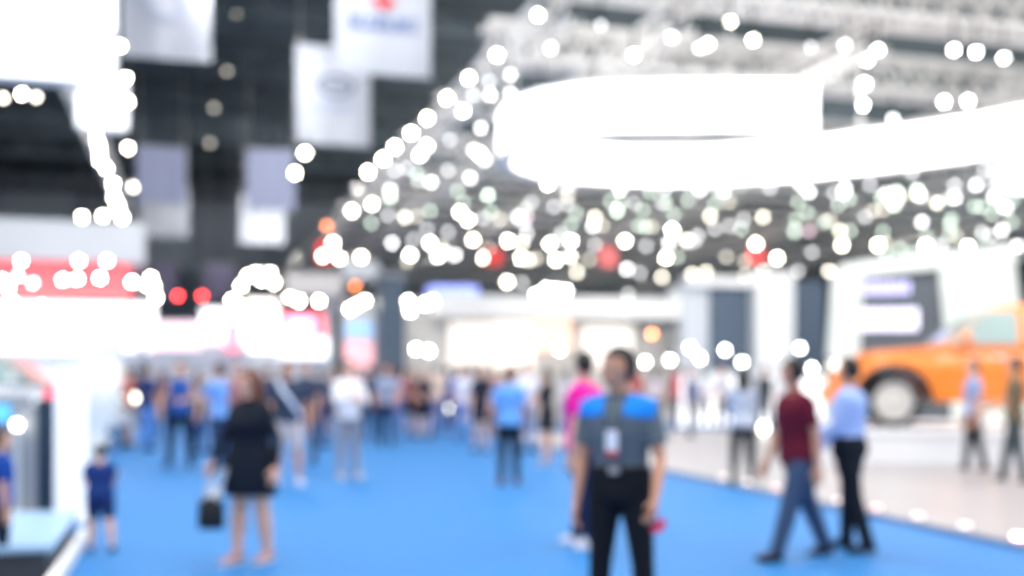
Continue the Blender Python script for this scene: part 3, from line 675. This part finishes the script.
for (ra, rb, m0) in ((.95, .55, 0),):
    vs = [[bm.verts.new((cos(t)*ra*k + .1, y, sin(t)*rb*k + zc)) for t in [2*pi*i/32 for i in range(32)]] for k, y in ((1, -.05), (.74, -.05), (.74, -.1), (1, -.1))]
    for k in range(4):
        for i in range(32): bm.faces.new((vs[k][i], vs[k][(i+1) % 32], vs[(k+1) % 4][(i+1) % 32], vs[(k+1) % 4][i]))
box(bm, -.35, .55, -.1, -.05, zc-.07, zc+.07)
link('oval_emblem', bm, mat('emblem_slate', (120, 134, 160), .5), b3)
bm = bmesh.new()
for i in range(7): box(bm, -1.15 + i*.34, -.92 + i*.34, -.1, -.05, zc-1.15, zc-.85)
link('unreadable_lettering', bm, mat('emblem_pale', (190, 200, 222), .6), b3)
banner('dim far banner at left, upper of the overlapping left pair', 136, 187, 147, 206, 76, BAN2)
banner('dim far banner at left, lower of the overlapping left pair', 141, 190, 188, 238, 88, BAN)
banner('dim far banner right of the left pair, upper of its own pair', 245, 297, 150, 212, 74, BAN2)
banner('dim far banner right of the left pair, lower of its own pair', 239, 286, 196, 245, 86, BAN)
banner('small far mauve banner hanging low left of the aisle end', 150, 178, 262, 300, 100, mat('banner_mauve', (170, 160, 190), .8))
banner('small far mauve banner hanging low near the aisle end', 204, 236, 264, 302, 100, mat('banner_mauve', (170, 160, 190), .8))

# ------------------------------------------------------------------ pickup truck and other cars
def arch(yc, zc, r, n=9): return [(yc + r*cos(a), zc + r*sin(a)) for a in [pi*i/(n-1) for i in range(n)]]
def wheel(root, x, y, z, r, w):
    t = bmesh.new(); s = 1 if x > 0 else -1
    prof = [(-w/2, r*.70), (-w/2, r*.93), (-w*.38, r), (w*.38, r), (w/2, r*.93), (w/2, r*.70)]
    rows = [[t.verts.new((x + px, y + cos(a)*pr, z + sin(a)*pr)) for a in [2*pi*i/32 for i in range(32)]] for px, pr in prof]
    for k in range(len(rows)):
        for i in range(32): t.faces.new((rows[k][i], rows[k][(i+1) % 32], rows[(k+1) % 6][(i+1) % 32], rows[(k+1) % 6][i]))
    wo = link('wheel', t, BLACK, root, False)
    t = bmesh.new()
    tube(t, (x - w*.3, y, z), (x + s*w*.40, y, z), r*.16, 16)
    tube(t, (x + s*w*.18, y, z), (x + s*w*.24, y, z), r*.66, 24)
    for i in range(6):
        a = 2*pi*i/6; limb(t, [(x + s*w*.36, y + cos(a)*r*.1, z + sin(a)*r*.1), (x + s*w*.40, y + cos(a)*r*.68, z + sin(a)*r*.68)], [r*.10, r*.12], 6, flat=.5)
    rows = [[t.verts.new((x + px, y + cos(a)*pr, z + sin(a)*pr)) for a in [2*pi*i/32 for i in range(32)]] for px, pr in ((-w*.45, r*.72), (s*w*.49, r*.72), (s*w*.49, r*.64), (-w*.45, r*.64))]
    for k in range(4):
        for i in range(32): t.faces.new((rows[k][i], rows[k][(i+1) % 32], rows[(k+1) % 4][(i+1) % 32], rows[(k+1) % 4][i]))
    link('rim', t, ALU, wo)
def car(label, loc, rz, paint, L=5.3, Wd=1.9, kind='pickup'):
    """nose towards +y; origin on the ground in the middle"""
    name, cat = ('pickup_truck', 'truck') if kind == 'pickup' else ('suv_car', 'car')
    root = thing(name, label, cat, loc, rz)
    r = .42 if kind == 'pickup' else .37
    yf, yr = L/2 - .92, -L/2 + 1.15
    hood = 1.26 if kind == 'pickup' else 1.08
    belt = 1.27 if kind == 'pickup' else 1.12
    bot = .42 if kind == 'pickup' else .32
    hw = Wd/2
    ar = r + .10
    lower = [(-L/2, bot+.2), (-L/2+.02, belt-.02), (-L/2+.1, belt)] + [(L/2-1.75, belt), (L/2-1.6, hood+.02), (L/2-.6, hood-.06), (L/2-.12, hood-.18), (L/2, hood-.42), (L/2+.03, bot+.25), (L/2-.08, bot)]
    lower += [(yf + ar*cos(a), max(bot, r + ar*sin(a))) for a in [pi*i/10 for i in range(11)]]
    lower += [(yr + ar*cos(a), max(bot, r + ar*sin(a))) for a in [pi*i/10 for i in range(11)]]
    lower += [(-L/2+.15, bot)]
    bm = bmesh.new(); prism(bm, lower, -hw, hw)
    for v in bm.verts:                                                         # tumblehome and a nose narrower than the doors
        k = max(0, abs(v.co.y) - (L/2-.7))/.7
        v.co.x *= 1 - .12*k*k
        if v.co.z > hood-.1: v.co.x *= .955
    link('body_shell', bm, paint, root, bevel=.05)
    # cabin
    if kind == 'pickup': cab = [(L/2-1.62, belt-.02), (L/2-2.35, 1.86), (L/2-2.65, 1.92), (-L/2+1.9, 1.90), (-L/2+1.62, 1.78), (-L/2+1.5, belt-.02)]
    else: cab = [(L/2-1.35, belt-.02), (L/2-2.0, 1.62), (L/2-2.4, 1.70), (-L/2+.75, 1.68), (-L/2+.35, 1.5), (-L/2+.08, belt-.02)]
    roofz = max(z for _, z in cab)
    bm = bmesh.new(); prism(bm, cab, -hw*.94, hw*.94)
    def nar(z): return 1 - .20*max(0, (z-belt)/(roofz-belt))
    for v in bm.verts: v.co.x *= nar(v.co.z)
    link('cabin', bm, paint if kind == 'pickup' else mat('cabin_black', (40, 44, 54), .3), root, bevel=.05)
    GL = mat('car_glass', (160, 180, 176), .08, spec=.9)
    ya, yb = cab[0][0], cab[-1][0]
    zt = roofz - .10; zb = belt + .03
    def side_win(y0b, y0t, y1b, y1t, s):
        bm = bmesh.new(); q = [(y0b, zb), (y0t, zt), (y1t, zt), (y1b, zb)]
        o = [bm.verts.new((s*(hw*.94*nar(z) + .012), y, z)) for y, z in q]; i = [bm.verts.new((s*(hw*.94*nar(z) - .02), y, z)) for y, z in q]
        bm.faces.new(o); bm.faces.new(i[::-1])
        for k in range(4): bm.faces.new((o[k], o[(k+1) % 4], i[(k+1) % 4], i[k]))
        link('side_window', bm, GL, root)
    mid = (ya+yb)/2 - .1
    fr = (ya - cab[1][0]) / (roofz - belt)
    for s in (1, -1):
        side_win(ya-.12, ya-.1-fr*(zt-zb), mid+.06, mid+.06, s)
        side_win(mid-.06, mid-.06, yb+.12, yb+.22, s)
        m = bmesh.new(); ellipsoid(m, (s*(hw+.13), ya-.35, belt+.12), (.13, .07, .09)); link('wing_mirror', m, paint, root, True)
        m = bmesh.new(); ellipsoid(m, (s*hw*.74, L/2-.13, hood-.30), (.20, .14, .10)); link('headlamp', m, glow((255, 250, 235), 1.5), root, True)
        m = bmesh.new(); ellipsoid(m, (s*hw*.86, -L/2+.05, belt-.22), (.07, .06, .18)); link('tail_lamp', m, mat('tail_red', (190, 20, 20), .3), root, True)
        for yy in (mid+.25, mid-.75): bx('door_handle', CHROME, root, s*hw-.01 if s > 0 else -hw-.03, s*hw+.03 if s > 0 else -hw+.01, yy, yy+.2, belt-.20, belt-.16, .005)
        for yy, zz_ in ((yf, r), (yr, r)):
            wheel(root, s*(hw-.13), yy, zz_, r, .26)
            m = bmesh.new(); limb(m, [(s*(hw+.01), yy + (ar+.03)*cos(a), max(bot, r + (ar+.03)*sin(a))) for a in [pi*i/12 for i in range(13)]], [.045]*13, 6)
            link('wheel_arch_trim', m, BLACK, root, True)
    # windscreen
    bm = bmesh.new(); (y0, z0), (y1, z1) = cab[0], cab[1]
    q = [(-hw*.86, y0-.02, zb+.02), (hw*.86, y0-.02, zb+.02), (hw*.86*nar(zt), y1+.06, zt), (-hw*.86*nar(zt), y1+.06, zt)]
    a = [bm.verts.new(Vector(p) + Vector((0, .03, .02))) for p in q]; b = [bm.verts.new(Vector(p) - Vector((0, .03, .02))) for p in q]
    bm.faces.new(a); bm.faces.new(b[::-1])
    for k in range(4): bm.faces.new((a[k], a[(k+1) % 4], b[(k+1) % 4], b[k]))
    link('windscreen', bm, GL, root)
    bm = bmesh.new()
    for k in range(4): box(bm, -.5, .5, L/2-.02, L/2+.06, bot+.34+k*.1, bot+.39+k*.1)
    link('grille', bm, BLACK, root)
    bx('front_bumper', paint if kind == 'pickup' else LGREY, root, -hw*.86, hw*.86, L/2-.12, L/2+.12, bot-.04, bot+.22, .04)
    bx('rear_bumper', CHROME, root, -hw*.86, hw*.86, -L/2-.1, -L/2+.1, bot+.02, bot+.2, .03)
    if kind == 'pickup':
        bm = bmesh.new(); box(bm, -hw*.8, hw*.8, -L/2+.15, -L/2+1.45, belt-.02, belt+.03); link('cargo_bed_cover', bm, BLACK, root)
    return root
TZ = .62
D0 = 19.0
ORANGE = mat('truck_orange', (255, 138, 40), .3, coat=.6, spec=.5)
TR = R(61); NOSE = Vector((-sin(TR), cos(TR), 0)); SIDE = Vector((cos(TR), sin(TR), 0))   # SIDE points away from the camera
TC = G(892, 18.7) - NOSE*1.87 + SIDE*.8
st = thing('display_stage', 'raised white stage carrying the orange pickup truck', 'stage', TC, TR - pi/2)
bx('deck', mat('stage_white', (244, 244, 246), .3), st, -3.2, 6, -1.35, 2.4, .52, TZ, .02)
bx('skirt', mat('stage_skirt', (236, 236, 240), .5), st, -3.14, 5.9, -1.3, 2.3, .05, .52)
bx('step', WHITE, st, -3.6, -3.14, -1.35, 2.4, .05, .28, .02)
car('orange pickup truck parked on the raised white stage', TC + Vector((0, 0, TZ)), TR, ORANGE).scale = (1.08, 1.08, 1.08)

# portal with a dark screen behind the truck
t = thing('display_portal', 'slanted white portal with a large dark screen behind the orange truck', 'exhibition stand', G(920, 31), -YAW-.3)
def slab(name, m, parent, poly, y0, y1):
    bm = bmesh.new()
    a = [bm.verts.new((x, y0, z)) for x, z in poly]; b = [bm.verts.new((x, y1, z)) for x, z in poly]
    bm.faces.new(a); bm.faces.new(b[::-1]); n = len(poly)
    for i in range(n): bm.faces.new((a[i], a[(i+1) % n], b[(i+1) % n], b[i]))
    return link(name, bm, m, parent, bevel=.03)
def Q(px, py, D=31.): return ((px-920)/FPX*D, zz(py, D))
PWM = mat('portal_white', (226, 231, 224), .5)
slab('left_leg', PWM, t, [Q(826, 425), Q(836, 268), Q(866, 270), Q(860, 425)], -.3, .3)
slab('lintel', PWM, t, [Q(836, 270), Q(850, 262), Q(1004, 246), Q(1012, 262), Q(940, 270), Q(866, 276)], -.32, .32)
slab('right_wall', PWM, t, [Q(937, 268), Q(1004, 250), Q(1024, 425), Q(950, 425)], -.3, .3)
sc_ = slab('screen', mat('screen_dark', (92, 98, 104), .35), t, [Q(866, 274), Q(937, 268), Q(952, 425), Q(860, 425)], -.1, .1)
bm = bmesh.new()
for i in range(7): 
    x0, z0 = Q(867 + i*6.4, 294); box(bm, x0, x0+.12, -.2, -.12, z0, z0+.36)
link('lilac_lettering', bm, glow((206, 200, 255), .9), sc_)
bm = bmesh.new()
for i in range(9):
    x0, z0 = Q(863 + i*6.2, 330); box(bm, x0, x0+.14, -.2, -.12, z0, z0+.60)
link('white_lettering', bm, glow((238, 232, 255), 1.2), sc_)

def panel_stand(label, D, parts, ref, name='exhibition_stand'):
    t = thing(name, label, 'exhibition stand' if name == 'exhibition_stand' else name.replace('display_', ''), G(ref, D), 0)
    for nm, m, x0, x1, y0, y1, dep in parts:
        a = (x0-ref)/FPX*D; b = (x1-ref)/FPX*D
        bx(nm, m, t, a, b, -dep, .15 - dep*.2, max(0, zz(y1, D)), zz(y0, D), .02)
    return t
panel_stand('pale grey stand wall with dark doorway panel left of the slanted portal', 35, [
    ('wall_panel', LGREY, 676, 834, 283, 420, .0), ('dark_panel', DARK, 705, 748, 288, 420, .12), ('pillar', WHITE, 750, 791, 272, 420, .5), ('dark_panel', DARK, 792, 832, 280, 420, .15), ('top_rail', WHITE, 676, 750, 278, 288, .3)], 750)
panel_stand('row of lit white counter panels behind the people near the truck', 31.8, [('glowing_panel', glow((255, 253, 250), 1.1), a, b, 377, 425, .1) for a, b in ((670, 690), (697, 735), (762, 786), (800, 838))] + [('worktop', WHITE, 668, 840, 372, 377, .3)], 750, 'display_counter')
panel_stand('wide white stand with thick fascia beyond the centre of the aisle', 44, [
    ('back_wall', mat('stand_cream', (232, 228, 222), .6), 400, 690, 300, 420, 0), ('fascia', WHITE, 425, 690, 299, 319, 2.0),
    ('glowing_panel', glow((250, 240, 232), .8), 448, 492, 324, 364, .15), ('peach_panel', glow((255, 214, 190), .95), 536, 572, 318, 350, .2), ('glowing_panel', glow((252, 246, 238), .85), 588, 640, 326, 368, .15), ('glowing_panel', glow((252, 246, 238), .85), 495, 533, 322, 370, .15),
    ('grey_shelf', MGREY, 640, 690, 318, 324, .8), ('side_pillar', LGREY, 680, 692, 285, 420, 1.2)], 512)
panel_stand('tall dark slate pillar standing near the middle of the aisle end', 42, [('shaft', DARK, 375, 400, 279, 420, 1.1), ('cap', MGREY, 373, 402, 275, 280, 1.2)], 388, 'pillar')
panel_stand('narrow dark slate pillar left of the tall dark one', 46, [('shaft', mat('dark_green_slate', (70, 84, 84), .5), 327, 341, 308, 420, .6), ('cap', MGREY, 325, 343, 304, 309, .7)], 334, 'pillar')
panel_stand('stand with red and blue poster panels between the two dark pillars', 43, [
    ('back_wall', WHITE, 343, 374, 300, 420, 0), ('poster_panel', glow((150, 190, 225), .8), 345, 372, 322, 338, .15), ('poster_panel', glow((255, 190, 195), .8), 345, 372, 342, 366, .15), ('header', LGREY, 342, 376, 262, 280, .6)], 358)
panel_stand('stand with lit blue sign strip right of the tall dark pillar', 45, [
    ('back_wall', WHITE, 401, 424, 300, 420, 0), ('blue_sign', glow((150, 165, 245), 1.1), 425, 470, 288, 298, 1.6), ('pink_panel', glow((250, 190, 205), .9), 401, 412, 320, 360, .2), ('glowing_panel', glow((255, 248, 250), 1.3), 411, 446, 320, 352, .2)], 424)
panel_stand('stand with bright white panel and red panel left of the narrow dark pillar', 40, [
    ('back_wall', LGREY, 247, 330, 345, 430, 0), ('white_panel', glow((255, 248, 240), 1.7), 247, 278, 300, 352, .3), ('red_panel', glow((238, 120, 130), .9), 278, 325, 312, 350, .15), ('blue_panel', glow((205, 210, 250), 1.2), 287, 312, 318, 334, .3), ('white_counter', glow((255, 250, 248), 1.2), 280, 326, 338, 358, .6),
    ('header', mat('header_cream', (222, 214, 206), .6), 285, 340, 274, 296, .7), ('corner_post', LGREY, 326, 331, 274, 430, .3)], 290)
panel_stand('long low pale wall added at the far end of the hall to brighten behind the crowd', 62, [('wall_panel', mat('far_pink_grey', (206, 196, 206), .6), 60, 700, 322, 398, 0), ('glowing_panel', glow((250, 225, 228), .9), 140, 250, 340, 358, .3), ('glowing_panel', glow((240, 240, 250), .9), 420, 520, 335, 358, .3)], 380)  # pale wall and panels added to lift the black background behind the crowd
panel_stand('pink and white lit stand above the crowd on the left', 38, [
    ('back_wall', LGREY, 112, 246, 345, 430, 0), ('white_panel', glow((255, 250, 252), 1.5), 200, 246, 308, 340, .3), ('pink_panel', glow((250, 150, 165), .9), 224, 238, 322, 352, .4), ('pale_panel', glow((252, 222, 228), .9), 148, 200, 322, 350, .15), ('white_panel', glow((250, 248, 255), 1.3), 110, 152, 330, 352, .3), ('dark_post', DARK, 117, 122, 330, 352, .5)], 180)
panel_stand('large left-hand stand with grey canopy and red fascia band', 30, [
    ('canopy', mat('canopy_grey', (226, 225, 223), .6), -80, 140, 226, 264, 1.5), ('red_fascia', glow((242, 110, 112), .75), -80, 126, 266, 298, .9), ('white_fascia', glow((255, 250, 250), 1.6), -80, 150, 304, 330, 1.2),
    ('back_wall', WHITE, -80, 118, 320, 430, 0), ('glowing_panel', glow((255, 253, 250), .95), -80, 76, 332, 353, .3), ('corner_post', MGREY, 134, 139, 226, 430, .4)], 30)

# ------------------------------------------------------------------ left-hand stand in the foreground
bm_st = thing('display_stage', 'low white stage under the white car at the left', 'stage', G(20, 21.5), 0)
bx('deck', WHITE, bm_st, -4, 1.6, -1.5, 1.5, .12, .20, .02); bx('skirt', LGREY, bm_st, -3.9, 1.5, -1.4, 1.4, 0, .12)
car('white car on a low stage at the left behind the white post', G(-2, 21.5, .2), R(-98), mat('car_white', (240, 240, 240), .3, coat=.5), 4.5, 1.85, 'suv')
t = thing('display_plinth', 'low plinth with pale blue top and dark front in the lower left corner', 'plinth', (-.95, 0, 0), 0)
bx('top_panel', mat('plinth_top', (150, 186, 222), .35), t, -2.6, -.04, 8.85, 11.0, .24, .29, .01)
bx('base', mat('plinth_base', (64, 70, 80), .5), t, -2.55, -.08, 8.9, 10.9, 0, .24)
bx('edge_rail', WHITE, t, -.04, .03, 7.4, 11.0, 0, .12, .01)
mt = tag(bx('floor_mat', mat('mat_dark', (70, 76, 84), .8, bump=.2), None, -4.2, -1.06, 6.2, 8.84, 0, .015), 'dark grey mat on the floor before the low plinth', 'mat')
t = thing('totem_post', 'slim white post standing at the back of the low plinth', 'post', G(71, 11.6), -YAW)
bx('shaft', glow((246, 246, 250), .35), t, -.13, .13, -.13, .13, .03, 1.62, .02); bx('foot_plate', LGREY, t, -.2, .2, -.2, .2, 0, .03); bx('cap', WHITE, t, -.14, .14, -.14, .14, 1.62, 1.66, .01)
t = thing('display_kiosk', 'dark screen kiosk with grey side panel left of the white post', 'kiosk', G(46, 12.2), -YAW)
bx('dark_screen', mat('kiosk_dark', (36, 54, 72), .3), t, -.06, .14, -.1, .1, .05, 1.28, .01); bx('side_panel', MGREY, t, -.30, -.06, -.1, .14, .05, 1.18, .01); bx('base', LGREY, t, -.4, .2, -.2, .25, 0, .05); bx('red_light', glow((240, 60, 90), 1.), t, .0, .1, -.06, .06, 1.29, 1.40)
t = thing('display_counter', 'white rounded counter right of the slim white post, behind the child', 'counter', G(94, 16.5), 0)
bm = bmesh.new(); loft(bm, [(Vector((0, 0, z)), Vector((r_, 0, 0)), Vector((0, r_*.6, 0))) for z, r_ in ((.0, .20), (.5, .14), (.75, .18), (1.05, .36), (1.62, .38), (1.70, .25))], 20)
link('body', bm, mat('counter_white', (246, 244, 236), .4), t, True); bx('base_plate', LGREY, t, -.35, .35, -.25, .25, 0, .03)
t = thing('machine_display', 'tall grey and blue equipment cabinet at the left edge', 'cabinet', G(8, 13.0), -YAW)
bx('cabinet_body', MGREY, t, -.5, .16, -.2, .3, 0, 1.3, .02); bx('blue_screen', glow((90, 180, 235), .9), t, -.3, .12, -.22, -.2, 1.0, 1.2); bx('front_vent', DARK, t, -.3, .1, -.215, -.2, .4, .8)

# ------------------------------------------------------------------ light
w = bpy.data.worlds.new('w'); S.world = w; w.use_nodes = True
w.node_tree.nodes['Background'].inputs[0].default_value = (.93, .96, 1, 1)
w.node_tree.nodes['Background'].inputs[1].default_value = .88
def area(loc, size, power, up=False, col=(1, 1, 1)):  # added fill light, not a fixture of the hall
    l = bpy.data.lights.new('fill_area', 'AREA'); l.shape = 'SQUARE'; l.size = size; l.energy = power; l.color = col
    o = bpy.data.objects.new('fill_area', l); COL.objects.link(o); o.location = loc; o.rotation_euler = (pi if up else 0, 0, 0)
for v in (4, 12):
    for u in (-3, 4, 11): area((u, v, 12), 4, 330)
area((17, 13, 10.5), 3, 750, False, (1, .98, .95))  # added fill that puts a highlight on the truck
area((-9, 17, 12), 3, 450)
for v in (24, 38, 54, 72, 92):
    for u in (16, 28, 40): area((u, v, 9.0), 3, 450)
for v in (22, 36, 50): area((2, v, 19), 4, 1300)
for v in (35, 65, 95):  # upward fills added to brighten the ceiling
    for u in (-12, 8): area((u, v, 13), 5, 300, True)
    for u in (25, 45, 62): area((u, v, 12), 6, 2600, True, (1, .98, .92))
def spot(loc, to, power, ang=40):
    l = bpy.data.lights.new('fill_spot', 'SPOT'); l.energy = power; l.spot_size = R(ang); l.spot_blend = .5; l.shadow_soft_size = .12
    o = bpy.data.objects.new('fill_spot', l); COL.objects.link(o); o.location = loc
    o.rotation_euler = (Vector(to)-Vector(loc)).to_track_quat('-Z', 'Y').to_euler()
spot((U0, 52, ZR+.4), (-2, 80, 14), 12000, 20)
spot((U0, 50, ZR+.4), (5.2, 76, 14), 12000, 18)
spot((U0, 79, ZR+.4), (2, 90, 13.2), 5000, 80)
spot((11, 14, 8.6), (16.5, 18.5, 1.2), 2200, 50)  # added fill aimed at the truck
spot((U0, 24, ZR+.4), (-2, 44, 14), 900, 40)

# ------------------------------------------------------------------ camera
cam = bpy.data.cameras.new('camera'); co = bpy.data.objects.new('camera', cam); COL.objects.link(co)
co.location = (0, 0, EYE); co.rotation_euler = (pi/2, 0, -YAW)
cam.sensor_width = 36; cam.lens = FPX/1024*36; cam.shift_y = (HORIZ-288)/1024; cam.clip_end = 400
cam.dof.use_dof = True; cam.dof.focus_distance = 1.7; cam.dof.aperture_fstop = cam.lens/1000/.0265; cam.dof.aperture_blades = 0
S.camera = co
S.view_settings.view_transform = 'Standard'; S.view_settings.look = 'None'; S.view_settings.gamma = 1; S.view_settings.use_curve_mapping = False
S.view_settings.exposure = .3
S.cycles.max_bounces = 5; S.cycles.diffuse_bounces = 3; S.cycles.use_denoising = True; S.cycles.sample_clamp_indirect = 4
